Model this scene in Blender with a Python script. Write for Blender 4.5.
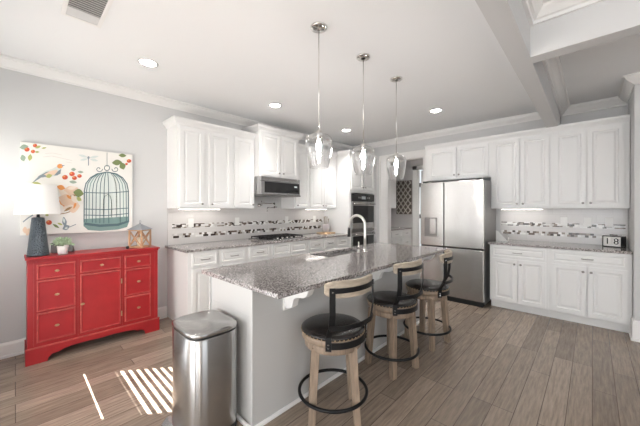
import bpy, bmesh, math, random
from mathutils import Vector, Matrix
for o in list(bpy.data.objects):
    bpy.data.objects.remove(o)
COL = bpy.context.scene.collection
SC = bpy.context.scene
PI = math.pi
random.seed(4)

# ------------------------------------------------------------------ camera, world, light, exposure
CAM_H = 1.37
YAW = math.radians(43.4)
cd = bpy.data.cameras.new('camera')
cd.sensor_width = 36.0
cd.lens = 288.0 * 36.0 / 640.0
cd.shift_y = -3.5 / 640.0
cd.clip_start = 0.02
cam = bpy.data.objects.new('camera', cd)
COL.objects.link(cam)
cam.location = (0, 0, CAM_H)
cam.rotation_euler = (PI / 2, 0, YAW)
SC.camera = cam

world = bpy.data.worlds.new('world')
SC.world = world
world.use_nodes = True
bg = world.node_tree.nodes['Background']
bg.inputs[0].default_value = (0.86, 0.93, 1.0, 1)
bg.inputs[1].default_value = 1.2

sd = bpy.data.lights.new('sun', 'SUN')
sd.energy = 60
sd.angle = 0.003
sd.color = (1.0, 0.97, 0.92)
sun = bpy.data.objects.new('sun', sd)
COL.objects.link(sun)
sun_dir = Vector((0.77, 1.0, -1.28))
sun.rotation_euler = sun_dir.to_track_quat('-Z', 'Y').to_euler()

def area(name, loc, direction, sx, sy, power, color=(.93, .97, 1)):
    d = bpy.data.lights.new(name, 'AREA')
    d.shape = 'RECTANGLE'
    d.size, d.size_y = sx, sy
    d.energy = power
    d.color = color
    o = bpy.data.objects.new(name, d)
    COL.objects.link(o)
    o.location = loc
    o.rotation_euler = Vector(direction).to_track_quat('-Z', 'Z').to_euler()
    return o

# area lamps behind the camera: daylight at the shuttered window, added fill elsewhere
area('daylight_shuttered_window', (-3.46, -0.50, 1.60), (0.3, 1, 0.0), 0.7, 0.8, 1)
area('fill_low_left', (-2.78, -0.50, .85), (-0.02, 1, 0.6), 0.36, 1.5, 5)  # added fill lamp, narrow so it reflects as a stripe in the refrigerator
area('fill_low_left', (-1.70, -0.50, .85), (-0.15, 1, 0.6), 0.7, 1.5, 13)  # wider fill lamp added low on the left, at a made-up opening
area('fill_rear', (0.2, -3.93, 1.25), (-0.1, 1, -0.25), 2.2, 2.0, 62)  # added fill at an unseen, made-up rear window
area('fill_rear', (2.4, -3.93, 1.25), (-0.3, 1, -0.25), 1.6, 2.0, 26)  # second fill lamp added at the made-up rear windows
area('fill_side', (3.43, 0.4, 1.45), (-1, 0, -0.1), 2.4, 1.8, 16)  # added fill from an unseen, made-up side window
SC.view_settings.view_transform = 'Standard'
SC.view_settings.look = 'None'
SC.view_settings.gamma = 1
SC.view_settings.use_curve_mapping = False
SC.view_settings.exposure = 0.25

# ------------------------------------------------------------------ materials
def new_mat(name):
    m = bpy.data.materials.new(name)
    m.use_nodes = True
    return m, m.node_tree.nodes, m.node_tree.links, m.node_tree.nodes['Principled BSDF']

def mat(name, col, rough=0.5, metal=0.0, emit=0, bump=0, bscale=40, stretch=None, var=0.0, coat=0):
    m, N, L, b = new_mat(name)
    b.inputs['Base Color'].default_value = (*col, 1)
    b.inputs['Roughness'].default_value = rough
    b.inputs['Metallic'].default_value = metal
    b.inputs['Coat Weight'].default_value = coat
    if emit:
        b.inputs['Emission Color'].default_value = (*col, 1)
        b.inputs['Emission Strength'].default_value = emit
    if bump or var:
        tc = N.new('ShaderNodeTexCoord'); mp = N.new('ShaderNodeMapping'); nz = N.new('ShaderNodeTexNoise')
        L.new(tc.outputs['Object'], mp.inputs[0]); L.new(mp.outputs[0], nz.inputs[0])
        mp.inputs['Scale'].default_value = stretch or (1, 1, 1)
        nz.inputs['Scale'].default_value = bscale
        nz.inputs['Detail'].default_value = 5
        if bump:
            bp = N.new('ShaderNodeBump'); bp.inputs['Strength'].default_value = bump; bp.inputs['Distance'].default_value = 0.01
            L.new(nz.outputs[0], bp.inputs['Height']); L.new(bp.outputs[0], b.inputs['Normal'])
        if var:
            cr = N.new('ShaderNodeValToRGB'); L.new(nz.outputs[0], cr.inputs[0])
            cr.color_ramp.elements[0].position = 0.3; cr.color_ramp.elements[1].position = 0.7
            cr.color_ramp.elements[0].color = (*[c * (1 - var) for c in col], 1)
            cr.color_ramp.elements[1].color = (*[min(1, c * (1 + var)) for c in col], 1)
            L.new(cr.outputs[0], b.inputs['Base Color'])
    return m

def granite_mat():
    m, N, L, b = new_mat('granite')
    tc = N.new('ShaderNodeTexCoord')
    n1 = N.new('ShaderNodeTexNoise'); n1.inputs['Scale'].default_value = 95; n1.inputs['Detail'].default_value = 4
    n2 = N.new('ShaderNodeTexVoronoi'); n2.inputs['Scale'].default_value = 110
    n3 = N.new('ShaderNodeTexNoise'); n3.inputs['Scale'].default_value = 6
    for n in (n1, n2, n3): L.new(tc.outputs['Object'], n.inputs['Vector'])
    r1 = N.new('ShaderNodeValToRGB'); e = r1.color_ramp.elements
    e[0].position = .34; e[0].color = (.06, .052, .05, 1)
    e[1].position = .68; e[1].color = (.74, .71, .70, 1)
    k = e.new(.45); k.color = (.27, .245, .24, 1)
    k = e.new(.54); k.color = (.52, .485, .475, 1)
    L.new(n1.outputs[0], r1.inputs[0])
    r2 = N.new('ShaderNodeValToRGB'); e = r2.color_ramp.elements
    e[0].position = .0; e[0].color = (.35, .33, .32, 1); e[1].position = .9; e[1].color = (1, 1, 1, 1)
    L.new(n2.outputs['Color'], r2.inputs[0])
    mx = N.new('ShaderNodeMix'); mx.data_type = 'RGBA'; mx.blend_type = 'MULTIPLY'; mx.inputs[0].default_value = .7
    L.new(r1.outputs[0], mx.inputs[6]); L.new(r2.outputs[0], mx.inputs[7])
    L.new(mx.outputs[2], b.inputs['Base Color'])
    b.inputs['Roughness'].default_value = .07
    return m

def floor_mat():
    m, N, L, b = new_mat('hardwood_floor')
    tc = N.new('ShaderNodeTexCoord'); sp = N.new('ShaderNodeSeparateXYZ'); cb = N.new('ShaderNodeCombineXYZ')
    L.new(tc.outputs['Object'], sp.inputs[0]); L.new(sp.outputs[1], cb.inputs[0]); L.new(sp.outputs[0], cb.inputs[1])
    br = N.new('ShaderNodeTexBrick')
    br.inputs['Scale'].default_value = 1
    br.inputs['Brick Width'].default_value = 1.15
    br.inputs['Row Height'].default_value = .128
    br.inputs['Mortar Size'].default_value = .0022
    br.inputs['Mortar Smooth'].default_value = .3
    br.inputs['Bias'].default_value = 0
    br.offset = .37; br.offset_frequency = 3
    br.inputs['Color1'].default_value = (.24, .187, .145, 1)
    br.inputs['Color2'].default_value = (.355, .282, .225, 1)
    br.inputs['Mortar'].default_value = (.10, .072, .055, 1)
    L.new(cb.outputs[0], br.inputs['Vector'])
    mp = N.new('ShaderNodeMapping'); mp.inputs['Scale'].default_value = (1.2, 14, 1)
    L.new(cb.outputs[0], mp.inputs[0])
    nz = N.new('ShaderNodeTexNoise'); nz.inputs['Scale'].default_value = 4; nz.inputs['Detail'].default_value = 8; nz.inputs['Roughness'].default_value = .65
    L.new(mp.outputs[0], nz.inputs[0])
    cr = N.new('ShaderNodeValToRGB'); cr.color_ramp.elements[0].position = .3; cr.color_ramp.elements[1].position = .72
    cr.color_ramp.elements[0].color = (.66, .65, .64, 1); cr.color_ramp.elements[1].color = (1.25, 1.25, 1.25, 1)
    L.new(nz.outputs[0], cr.inputs[0])
    mx = N.new('ShaderNodeMix'); mx.data_type = 'RGBA'; mx.blend_type = 'MULTIPLY'; mx.inputs[0].default_value = 1
    L.new(br.outputs[0], mx.inputs[6]); L.new(cr.outputs[0], mx.inputs[7]); L.new(mx.outputs[2], b.inputs['Base Color'])
    b.inputs['Roughness'].default_value = .27
    mp2 = N.new('ShaderNodeMapping'); mp2.inputs['Scale'].default_value = (2.5, 9, 1); L.new(cb.outputs[0], mp2.inputs[0])
    n2 = N.new('ShaderNodeTexNoise'); n2.inputs['Scale'].default_value = 3; L.new(mp2.outputs[0], n2.inputs[0])
    ad = N.new('ShaderNodeMath'); ad.operation = 'SUBTRACT'; L.new(n2.outputs[0], ad.inputs[0]); L.new(br.outputs['Fac'], ad.inputs[1])
    bp = N.new('ShaderNodeBump'); bp.inputs['Strength'].default_value = .35; bp.inputs['Distance'].default_value = .008
    L.new(ad.outputs[0], bp.inputs['Height']); L.new(bp.outputs[0], b.inputs['Normal'])
    return m

def mosaic_mat():
    m, N, L, b = new_mat('mosaic_strip')
    tc = N.new('ShaderNodeTexCoord'); sp = N.new('ShaderNodeSeparateXYZ'); L.new(tc.outputs['Object'], sp.inputs[0])
    ad = N.new('ShaderNodeMath'); ad.operation = 'ADD'; L.new(sp.outputs[0], ad.inputs[0]); L.new(sp.outputs[1], ad.inputs[1])
    r = N.new('ShaderNodeMath'); r.operation = 'MULTIPLY'; r.inputs[1].default_value = 1 / .0285; L.new(sp.outputs[2], r.inputs[0])
    rf = N.new('ShaderNodeMath'); rf.operation = 'FLOOR'; L.new(r.outputs[0], rf.inputs[0])
    sh = N.new('ShaderNodeMath'); sh.operation = 'MULTIPLY'; sh.inputs[1].default_value = .021; L.new(rf.outputs[0], sh.inputs[0])
    a2 = N.new('ShaderNodeMath'); a2.operation = 'ADD'; L.new(ad.outputs[0], a2.inputs[0]); L.new(sh.outputs[0], a2.inputs[1])
    c = N.new('ShaderNodeMath'); c.operation = 'MULTIPLY'; c.inputs[1].default_value = 1 / .036; L.new(a2.outputs[0], c.inputs[0])
    cf = N.new('ShaderNodeMath'); cf.operation = 'FLOOR'; L.new(c.outputs[0], cf.inputs[0])
    cb = N.new('ShaderNodeCombineXYZ'); L.new(cf.outputs[0], cb.inputs[0]); L.new(rf.outputs[0], cb.inputs[1])
    wn = N.new('ShaderNodeTexWhiteNoise'); wn.noise_dimensions = '2D'; L.new(cb.outputs[0], wn.inputs['Vector'])
    cr = N.new('ShaderNodeValToRGB'); cr.color_ramp.interpolation = 'CONSTANT'; e = cr.color_ramp.elements
    e[0].color = (.05, .035, .03, 1); e[1].position = .82; e[1].color = (.9, .89, .87, 1)
    for p, q in ((.22, (.16, .12, .10, 1)), (.36, (.62, .60, .58, 1)), (.52, (.30, .25, .21, 1)), (.64, (.76, .74, .72, 1))):
        k = e.new(p); k.color = q
    L.new(wn.outputs['Value'], cr.inputs[0]); L.new(cr.outputs[0], b.inputs['Base Color'])
    b.inputs['Roughness'].default_value = .15
    return m

def tile_mat():
    m, N, L, b = new_mat('backsplash_tile')
    tc = N.new('ShaderNodeTexCoord'); sp = N.new('ShaderNodeSeparateXYZ'); L.new(tc.outputs['Object'], sp.inputs[0])
    ad = N.new('ShaderNodeMath'); ad.operation = 'ADD'; L.new(sp.outputs[0], ad.inputs[0]); L.new(sp.outputs[1], ad.inputs[1])
    cb = N.new('ShaderNodeCombineXYZ'); L.new(ad.outputs[0], cb.inputs[0]); L.new(sp.outputs[2], cb.inputs[1])
    br = N.new('ShaderNodeTexBrick'); br.inputs['Scale'].default_value = 1
    br.inputs['Brick Width'].default_value = .3; br.inputs['Row Height'].default_value = .1
    br.inputs['Mortar Size'].default_value = .0015
    br.inputs['Color1'].default_value = (.70, .675, .66, 1); br.inputs['Color2'].default_value = (.73, .705, .69, 1)
    br.inputs['Mortar'].default_value = (.62, .6, .58, 1)
    L.new(cb.outputs[0], br.inputs['Vector']); L.new(br.outputs[0], b.inputs['Base Color'])
    b.inputs['Roughness'].default_value = .22
    return m

def glass_mat(name='clear_glass', tint=(1, 1, 1)):
    m, N, L, b = new_mat(name)
    N.remove(b)
    out = N['Material Output']
    tr = N.new('ShaderNodeBsdfTransparent'); tr.inputs[0].default_value = (*tint, 1)
    gl = N.new('ShaderNodeBsdfGlossy'); gl.inputs['Roughness'].default_value = .03
    fr = N.new('ShaderNodeLayerWeight'); fr.inputs['Blend'].default_value = .52
    mx = N.new('ShaderNodeMixShader')
    L.new(fr.outputs['Facing'], mx.inputs[0]); L.new(tr.outputs[0], mx.inputs[1]); L.new(gl.outputs[0], mx.inputs[2])
    L.new(mx.outputs[0], out.inputs[0])
    return m

def hammered_mat():
    m, N, L, b = new_mat('hammered_metal')
    b.inputs['Base Color'].default_value = (.11, .13, .15, 1); b.inputs['Metallic'].default_value = .85; b.inputs['Roughness'].default_value = .32
    tc = N.new('ShaderNodeTexCoord'); v = N.new('ShaderNodeTexVoronoi'); v.inputs['Scale'].default_value = 85
    L.new(tc.outputs['Object'], v.inputs['Vector'])
    bp = N.new('ShaderNodeBump'); bp.inputs['Strength'].default_value = .9; bp.inputs['Distance'].default_value = .01
    L.new(v.outputs['Distance'], bp.inputs['Height']); L.new(bp.outputs[0], b.inputs['Normal'])
    return m

M = dict(
    wall=mat('wall_paint', (.65, .648, .645), .85, bump=.03, bscale=300),
    ceiling=mat('ceiling_paint', (.865, .87, .875), .9),
    trim=mat('trim_paint', (.85, .84, .825), .45),
    cab=mat('cabinet_paint', (.81, .807, .80), .38),
    island=mat('island_paint', (.56, .555, .545), .45),
    granite=granite_mat(), floor=floor_mat(), mosaic=mosaic_mat(), tile=tile_mat(),
    steel=mat('brushed_steel', (.47, .465, .46), .27, 1.0, bump=.015, bscale=12, stretch=(40, 40, .4)),
    steel_dark=mat('dark_steel', (.23, .22, .215), .35, .8),
    chrome=mat('polished_nickel', (.75, .73, .70), .12, 1.0),
    pewter=mat('pewter_knob', (.28, .26, .25), .3, .9),
    black=mat('black_gloss', (.012, .012, .013), .08),
    blackmetal=mat('black_iron', (.014, .014, .015), .42, .6),
    blackplastic=mat('black_plastic', (.02, .02, .02), .4),
    leather=mat('black_leather', (.018, .015, .014), .24, bump=.12, bscale=90),
    stoolwood=mat('weathered_oak', (.27, .20, .145), .55, bump=.25, bscale=6, stretch=(9, 9, 1.2), var=.3),
    railwood=mat('pale_weathered_oak', (.44, .37, .29), .5, bump=.2, bscale=6, stretch=(9, 1.5, 9), var=.22),
    red=mat('red_paint', (.37, .016, .020), .36, bump=.04, bscale=8, var=.10),
    red_edge=mat('worn_red_edge', (.47, .075, .065), .5, var=.25, bscale=25),
    brass=mat('aged_brass', (.52, .38, .22), .35, .9),
    dark=mat('dark_recess', (.02, .018, .017), .8),
    glass=glass_mat(),
    bulb=mat('glowing_bulb', (1, .97, .94), .3, emit=190),
    can=mat('lit_lens', (1, .97, .93), .3, emit=45),
    led=mat('led_strip', (1, .95, .88), .3, emit=9),
    shade=mat('linen_shade', (.86, .845, .82), .9),
    hammered=hammered_mat(),
    pot=mat('white_ceramic', (.78, .77, .75), .3),
    leaf=mat('pale_green_leaf', (.42, .54, .36), .6, var=.3, bscale=30),
    canvas=mat('cream_canvas', (.83, .81, .765), .8, var=.025, bscale=5),
    zinc=mat('zinc_roof', (.30, .31, .33), .5, .4),
    lwood=mat('lantern_wood', (.50, .30, .17), .6, var=.25, bscale=20),
    candle=mat('cream_wax', (.85, .76, .6), .6),
    plate=mat('white_plastic', (.88, .87, .85), .35),
    board=mat('cutting_board_wood', (.62, .42, .24), .5, var=.2, bscale=12),
    crock=mat('lavender_stoneware', (.52, .48, .50), .3),
    uten=mat('utensil_wood', (.42, .36, .31), .5),
    grille=mat('vent_shadow', (.30, .30, .29), .7),
    shadow_gap=mat('gap_shade_black', (.015, .015, .015), .7),  # shade painted black in refrigerator door gaps; also its base and kick plate
    pantry=mat('pantry_paint', (.62, .60, .59), .85),
    lattice_bg=mat('bronze_panel', (.13, .11, .095), .5),
    lattice=mat('ivory_lattice', (.62, .58, .52), .5),
    paper=mat('white_paper', (.92, .91, .88), .6),
    shutter=mat('shutter_white', (.80, .80, .78), .4),
)

def brushed(m, rot, amount=.85):
    N, L = m.node_tree.nodes, m.node_tree.links
    b = N['Principled BSDF']; g = N.new('ShaderNodeNewGeometry'); x = N.new('ShaderNodeVectorMath'); x.operation = 'CROSS_PRODUCT'
    L.new(g.outputs['Normal'], x.inputs[0]); x.inputs[1].default_value = (0.02, 0.013, 1)
    L.new(x.outputs[0], b.inputs['Tangent'])
    b.inputs['Anisotropic'].default_value = amount; b.inputs['Anisotropic Rotation'].default_value = rot
brushed(M['steel'], 0.25, .9)

# ------------------------------------------------------------------ mesh helpers
class MB:
    """collects shapes, then links them as one mesh object"""
    def __init__(s):
        s.bm = bmesh.new()
    def box(s, x0, x1, y0, y1, z0, z1, mi=0):
        v = [s.bm.verts.new(p) for p in ((x0, y0, z0), (x1, y0, z0), (x1, y1, z0), (x0, y1, z0), (x0, y0, z1), (x1, y0, z1), (x1, y1, z1), (x0, y1, z1))]
        for f in ((0, 3, 2, 1), (4, 5, 6, 7), (0, 1, 5, 4), (1, 2, 6, 5), (2, 3, 7, 6), (3, 0, 4, 7)):
            s.bm.faces.new([v[i] for i in f]).material_index = mi
        return s
    def ring(s, pts):
        return [s.bm.verts.new(p) for p in pts]
    def bridge(s, a, b, mi=0, smooth=False):
        n = len(a)
        for i in range(n):
            f = s.bm.faces.new((a[i], a[(i + 1) % n], b[(i + 1) % n], b[i])); f.material_index = mi; f.smooth = smooth
    def lathe(s, prof, cx=0, cy=0, n=24, mi=0, cap=True, smooth=True, sx=1, sy=1):
        rs = []
        for r, z in prof:
            rs.append(s.ring([(cx + sx * r * math.cos(2 * PI * i / n), cy + sy * r * math.sin(2 * PI * i / n), z) for i in range(n)]))
        for a, b in zip(rs, rs[1:]): s.bridge(a, b, mi, smooth)
        if cap:
            s.bm.faces.new(rs[0][::-1]).material_index = mi; s.bm.faces.new(rs[-1]).material_index = mi
        return s
    def tube(s, pts, r, n=10, mi=0, closed=False, cap=True):
        pts = [Vector(p) for p in pts]; rs = []
        N = len(pts); up = None
        rr = r if isinstance(r, (list, tuple)) else [r] * N
        for i, p in enumerate(pts):
            if closed: t = pts[(i + 1) % N] - pts[i - 1]
            else: t = pts[min(i + 1, N - 1)] - pts[max(i - 1, 0)]
            t.normalize()
            if up is None: up = Vector((0, 0, 1)) if abs(t.z) < .9 else Vector((1, 0, 0))
            u = up - t * up.dot(t); u.normalize(); w = t.cross(u); up = u
            rs.append(s.ring([p + (u * math.cos(2 * PI * k / n) + w * math.sin(2 * PI * k / n)) * rr[i] for k in range(n)]))
        for a, b in zip(rs, rs[1:]): s.bridge(a, b, mi, True)
        if closed: s.bridge(rs[-1], rs[0], mi, True)
        elif cap:
            s.bm.faces.new(rs[0][::-1]).material_index = mi; s.bm.faces.new(rs[-1]).material_index = mi
        return s
    def prism(s, pts, axis, a0, a1, mi=0):
        """pts: 2D polygon in the plane normal to the axis ('x': y,z  'y': x,z  'z': x,y)"""
        def mk(p, a):
            return {'x': (a, p[0], p[1]), 'y': (p[0], a, p[1]), 'z': (p[0], p[1], a)}[axis]
        A = s.ring([mk(p, a0) for p in pts]); B = s.ring([mk(p, a1) for p in pts])
        s.bridge(A, B, mi)
        s.bm.faces.new(A[::-1]).material_index = mi; s.bm.faces.new(B).material_index = mi
        return s
    def sweep(s, path, prof, side=1, mi=0):
        """profile (out, z) swept along a 2D path with mitred corners; out is to the left (side=1)"""
        P = [Vector(p) for p in path]; rs = []
        for i, p in enumerate(P):
            ns = []
            for a, b in ((i - 1, i), (i, i + 1)):
                if 0 <= a and b < len(P):
                    d = (P[b] - P[a]).normalized(); ns.append(Vector((-d.y, d.x)) * side)
            n = ns[0] if len(ns) == 1 else (ns[0] + ns[1]) / (1 + ns[0].dot(ns[1]))
            rs.append(s.ring([(p.x + n.x * o, p.y + n.y * o, z) for o, z in prof]))
        for a, b in zip(rs, rs[1:]): s.bridge(a, b, mi)
        s.bm.faces.new(rs[0][::-1]); s.bm.faces.new(rs[-1])
        return s
    def panel(s, x0, x1, z0, z1, y, t=.02, rings=((.0, 0), (.045, 0), (.052, .012), (.066, .013), (.084, .005)), mis=None):
        """a door or drawer front: concentric steps; depth counted from the face backwards"""
        back = s.ring([(x0, y + t, z0), (x1, y + t, z0), (x1, y + t, z1), (x0, y + t, z1)])
        prev = back
        s.bm.faces.new(back[::-1])
        for k, (ins, dep) in enumerate(rings):
            r = s.ring([(x0 + ins, y + dep, z0 + ins), (x1 - ins, y + dep, z0 + ins), (x1 - ins, y + dep, z1 - ins), (x0 + ins, y + dep, z1 - ins)])
            s.bridge(prev, r, mis[k] if mis else 0)
            prev = r
        s.bm.faces.new(prev)
        return s
    def build(s, name, m, parent=None, bevel=0, smooth=False, loc=None):
        bmesh.ops.recalc_face_normals(s.bm, faces=s.bm.faces)
        me = bpy.data.meshes.new(name); s.bm.to_mesh(me); s.bm.free()
        for q in (m if isinstance(m, (list, tuple)) else [m]): me.materials.append(q)
        if smooth:
            for p in me.polygons: p.use_smooth = True
        o = bpy.data.objects.new(name, me); COL.objects.link(o)
        if parent: o.parent = parent
        if loc: o.location = loc
        if bevel:
            b = o.modifiers.new('bevel', 'BEVEL'); b.width = bevel; b.segments = 2; b.limit_method = 'ANGLE'; b.angle_limit = math.radians(50)
        return o

def thing(name, label, cat, loc=(0, 0, 0), rz=0, group=None):
    o = bpy.data.objects.new(name, None); COL.objects.link(o)
    o.empty_display_size = .1
    o.location = loc; o.rotation_euler = (0, 0, rz)
    o['label'] = label; o['category'] = cat
    if group: o['group'] = group
    return o
def tag(o, label, cat, group=None, kind=None):
    o['label'] = label; o['category'] = cat
    if group: o['group'] = group
    if kind: o['kind'] = kind
    return o
def struct(o):
    o['kind'] = 'structure'; return o
def copy_tree(o, parent=None):
    c = o.copy(); COL.objects.link(c)
    if parent: c.parent = parent
    for ch in list(o.children): copy_tree(ch, c)
    return c

# ------------------------------------------------------------------ the room
XL, YB, ZC = -3.95, 5.22, 2.77
XR, YR, YS = 3.5, -4.0, -0.53          # far right wall, rear wall, shuttered wall
struct(MB().box(-4.3, 3.8, -4.3, 7.2, -.08, 0).build('floor', M['floor']))
struct(MB().box(-4.07, 3.6, YS - .1, 7.1, ZC, ZC + .1).box(-1.2, 3.6, -4.1, YS - .1, ZC, ZC + .1).build('ceiling', M['ceiling']))
struct(MB().box(XL - .12, XL, YS, 7.02, 0, ZC).build('wall_left', M['wall']))
w = MB()
w.box(XL, -3.05, YB, YB + .12, 0, ZC).box(-3.05, -2.27, YB, YB + .12, 2.36, ZC).box(-2.27, .44, YB, YB + .12, 0, ZC)
struct(w.build('wall_back', M['wall']))
struct(MB().box(.32, .44, 4.45, YB, 0, ZC).box(.44, XR, 4.45, 4.57, 0, ZC).build('wall_right', M['wall']))
# unseen rear walls; all openings but the shuttered one added for the light
wx0, wx1, wz0, wz1 = -3.91, -3.02, 1.15, 2.04
w = MB()
w.box(XL, wx0, YS - .1, YS, 0, ZC).box(wx1, -3.0, YS - .1, YS, 0, ZC).box(-3.0, -1.3, YS - .1, YS, 2.0, ZC).box(-1.3, -1.1, YS - .1, YS, 0, ZC).box(wx0, wx1, YS - .1, YS, 0, wz0).box(wx0, wx1, YS - .1, YS, wz1, ZC)
struct(w.build('wall_rear_shuttered', M['wall']))
struct(MB().box(-1.2, -1.1, YR, YS - .1, 0, ZC).build('wall_rear_side', M['wall']))
struct(MB().box(-3.03, -2.98, -3.2, YS - .1, 0, 2.4).box(-3.03, -1.2, -3.2, YS - .1, 2.4, 2.5).build('wall_sun_block', M['trim']))  # unseen wall and roof slab added to keep sun out of the fill opening
w = MB()
w.box(-1.2, -.9, YR - .1, YR, 0, ZC).box(1.3, 1.6, YR - .1, YR, 0, ZC).box(3.2, XR, YR - .1, YR, 0, ZC)
for a, b in ((-.9, 1.3), (1.6, 3.2)): w.box(a, b, YR - .1, YR, 2.45, ZC).box(a, b, YR - .1, YR, 0, .25)
struct(w.build('wall_rear', M['wall']))
w = MB()
w.box(XR, XR + .1, YR, -.8, 0, ZC).box(XR, XR + .1, 1.6, 4.57, 0, ZC).box(XR, XR + .1, -.8, 1.6, 0, .55).box(XR, XR + .1, -.8, 1.6, 2.35, ZC)
struct(w.build('wall_far_right', M['wall']))
# louvred window whose gaps throw the stripes of sun on the floor
t = MB()
for a, b in ((wx0, wx0 + .02), (wx1 - .02, wx1)):
    t.box(a, b, YS - .08, YS - .02, wz0, wz1)
t.box(wx0, wx1, YS - .06, YS - .04, wz0, 1.225).box(wx0, wx1, YS - .06, YS - .04, 1.263, 1.47)
t.box(-3.07, wx1, YS - .06, YS - .04, 1.2, wz1).box(wx0, -3.83, YS - .06, YS - .04, 1.2, wz1)
a = math.radians(-34); wd = .032
z = 1.50
while z < wz1 + .02:
    c, s_ = math.cos(a) * wd, math.sin(a) * wd
    t.prism([(YS - .05 - c, z - s_), (YS - .05 + c, z + s_), (YS - .05 + c, z + s_ + .006), (YS - .05 - c, z - s_ + .006)], 'x', wx0 + .02, wx1 - .02)
    z += .064
struct(t.build('window_1', M['shutter']))
# pantry beyond the doorway
struct(MB().box(-2.2, -2.1, YB + .12, 6.9, 0, ZC).build('wall_pantry_right', M['pantry']))
w = MB(); w.box(XL, -3.17, 6.9, 7.0, 0, ZC).box(-2.4, -2.1, 6.9, 7.0, 0, ZC).box(-3.17, -2.4, 6.9, 7.0, 2.36, ZC)
struct(w.build('wall_pantry_back', M['pantry']))
struct(MB().box(XL, XL + .012, YB + .12, 6.9, 0, ZC).build('wall_pantry_left', M['pantry']))
t = MB().box(-3.29, -3.17, 6.875, 6.9, 0, 2.46).box(-3.29, -2.3, 6.875, 6.9, 2.36, 2.46).box(-2.4, -2.3, 6.875, 6.9, 0, 2.36)
struct(t.build('trim_1', M['trim'], bevel=.006))
d = struct(MB().panel(-3.10, -2.44, .01, 2.34, 6.94, .035, rings=((0, 0), (.11, 0), (.12, .008), (.14, .008), (.16, .003))).build('door_1', M['trim']))
struct(MB().box(-3.17, -3.135, 6.9, 6.97, 0, 2.36).build('trim_9', M['trim']))
MB().lathe([(.012, 0), (.012, .03), (.03, .04), (.03, .06), (.012, .065)], n=12).build('door_handle', M['pewter'], d).matrix_local = Matrix.Translation((-3.04, 6.94, 1.0)) @ Matrix.Rotation(PI / 2, 4, 'X')
for zz in (1.98, 1.2, .3):
    MB().box(-3.135, -3.10, 6.925, 6.945, zz - .05, zz + .05).build('hinge', M['blackmetal'], d)

# doorway casing
CAS = [(0, 0), (.022, 0)]
t = MB()
t.box(-3.20, -3.05, YB - .022, YB, 0, 2.46).box(-2.27, -2.14, YB - .022, YB, 0, 2.46).box(-3.20, -2.14, YB - .024, YB, 2.36, 2.46)
t.box(-3.215, -3.185, YB - .034, YB, 0, 2.475).box(-3.215, -2.13, YB - .036, YB, 2.455, 2.48)
t.box(-3.05, -3.03, YB - .01, YB + .13, 0, 2.34).box(-2.29, -2.27, YB - .01, YB + .13, 0, 2.34).box(-3.05, -2.27, YB - .01, YB + .13, 2.34, 2.36)
struct(t.build('trim_2', M['trim'], bevel=.004))

CR = [(0, 2.675), (.012, 2.675), (.016, 2.69), (.03, 2.70), (.05, 2.715), (.068, 2.735), (.072, 2.75), (.088, 2.752), (.088, ZC), (0, ZC)]
struct(MB().sweep([(XL, YS), (XL, YB), (-.44, YB)], CR, -1).build('trim_3', M['trim']))
# main beam, cross beam and the mouldings inside the two coffers
BZ = 2.45
struct(MB().box(-.44, -.32, YR, YB, BZ, ZC).box(-.32, XR, 2.51, 2.63, BZ, ZC).build('ceiling_beams', M['wall']))
CR2 = [(0, 2.665), (.02, 2.665), (.024, 2.685), (.04, 2.69), (.06, 2.72), (.075, 2.735), (.08, 2.75), (.10, 2.752), (.104, ZC), (0, ZC)]
struct(MB().sweep([(-.32, YR), (-.32, 2.51), (XR, 2.51)], CR2, -1).build('trim_4', M['trim']))
struct(MB().sweep([(XR, 2.63), (-.32, 2.63), (-.32, YB), (.32, YB)], CR2, -1).build('trim_5', M['trim']))
struct(MB().sweep([(.32, YB), (.32, 4.45), (XR, 4.45)], CR, -1).build('trim_10', M['trim']))
# second, flat moulding step on the coffer ceilings
struct(MB().sweep([(-.12, YR), (-.12, 2.31), (XR, 2.31)], [(0, ZC - .012), (.045, ZC - .012), (.045, ZC), (0, ZC)], -1).build('trim_6', M['trim']))

BB = [(0, 0), (.028, 0), (.028, .02), (.016, .024), (.016, .115), (.010, .135), (0, .14)]
struct(MB().sweep([(XL, YS), (XL, 1.325)], BB, -1).build('baseboard_left', M['trim']))
BB = [(0, 0), (.028, 0), (.028, .02), (.016, .024), (.016, .17), (.010, .205), (0, .21)]
struct(MB().sweep([(.32, 4.66), (.32, 4.45), (XR, 4.45)], BB, -1).build('baseboard_right', M['trim']))
struct(MB().sweep([(XL, YB), (-3.215, YB)], BB, -1).build('baseboard_back', M['trim']))

# backsplash tile and its two mosaic strips
struct(MB().box(XL, XL + .01, 1.335, 4.29, .914, 1.40).build('wall_backsplash_left', M['tile']))
struct(MB().box(-1.05, .32, YB - .01, YB, .914, 1.40).build('wall_backsplash_right', M['tile']))
for z0 in (.998, 1.126):
    struct(MB().box(XL + .01, XL + .015, 1.39, 4.27, z0, z0 + .055).build('trim_7', M['mosaic']))
    struct(MB().box(-1.03, .30, YB - .015, YB - .01, z0, z0 + .055).build('trim_8', M['mosaic']))

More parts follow.
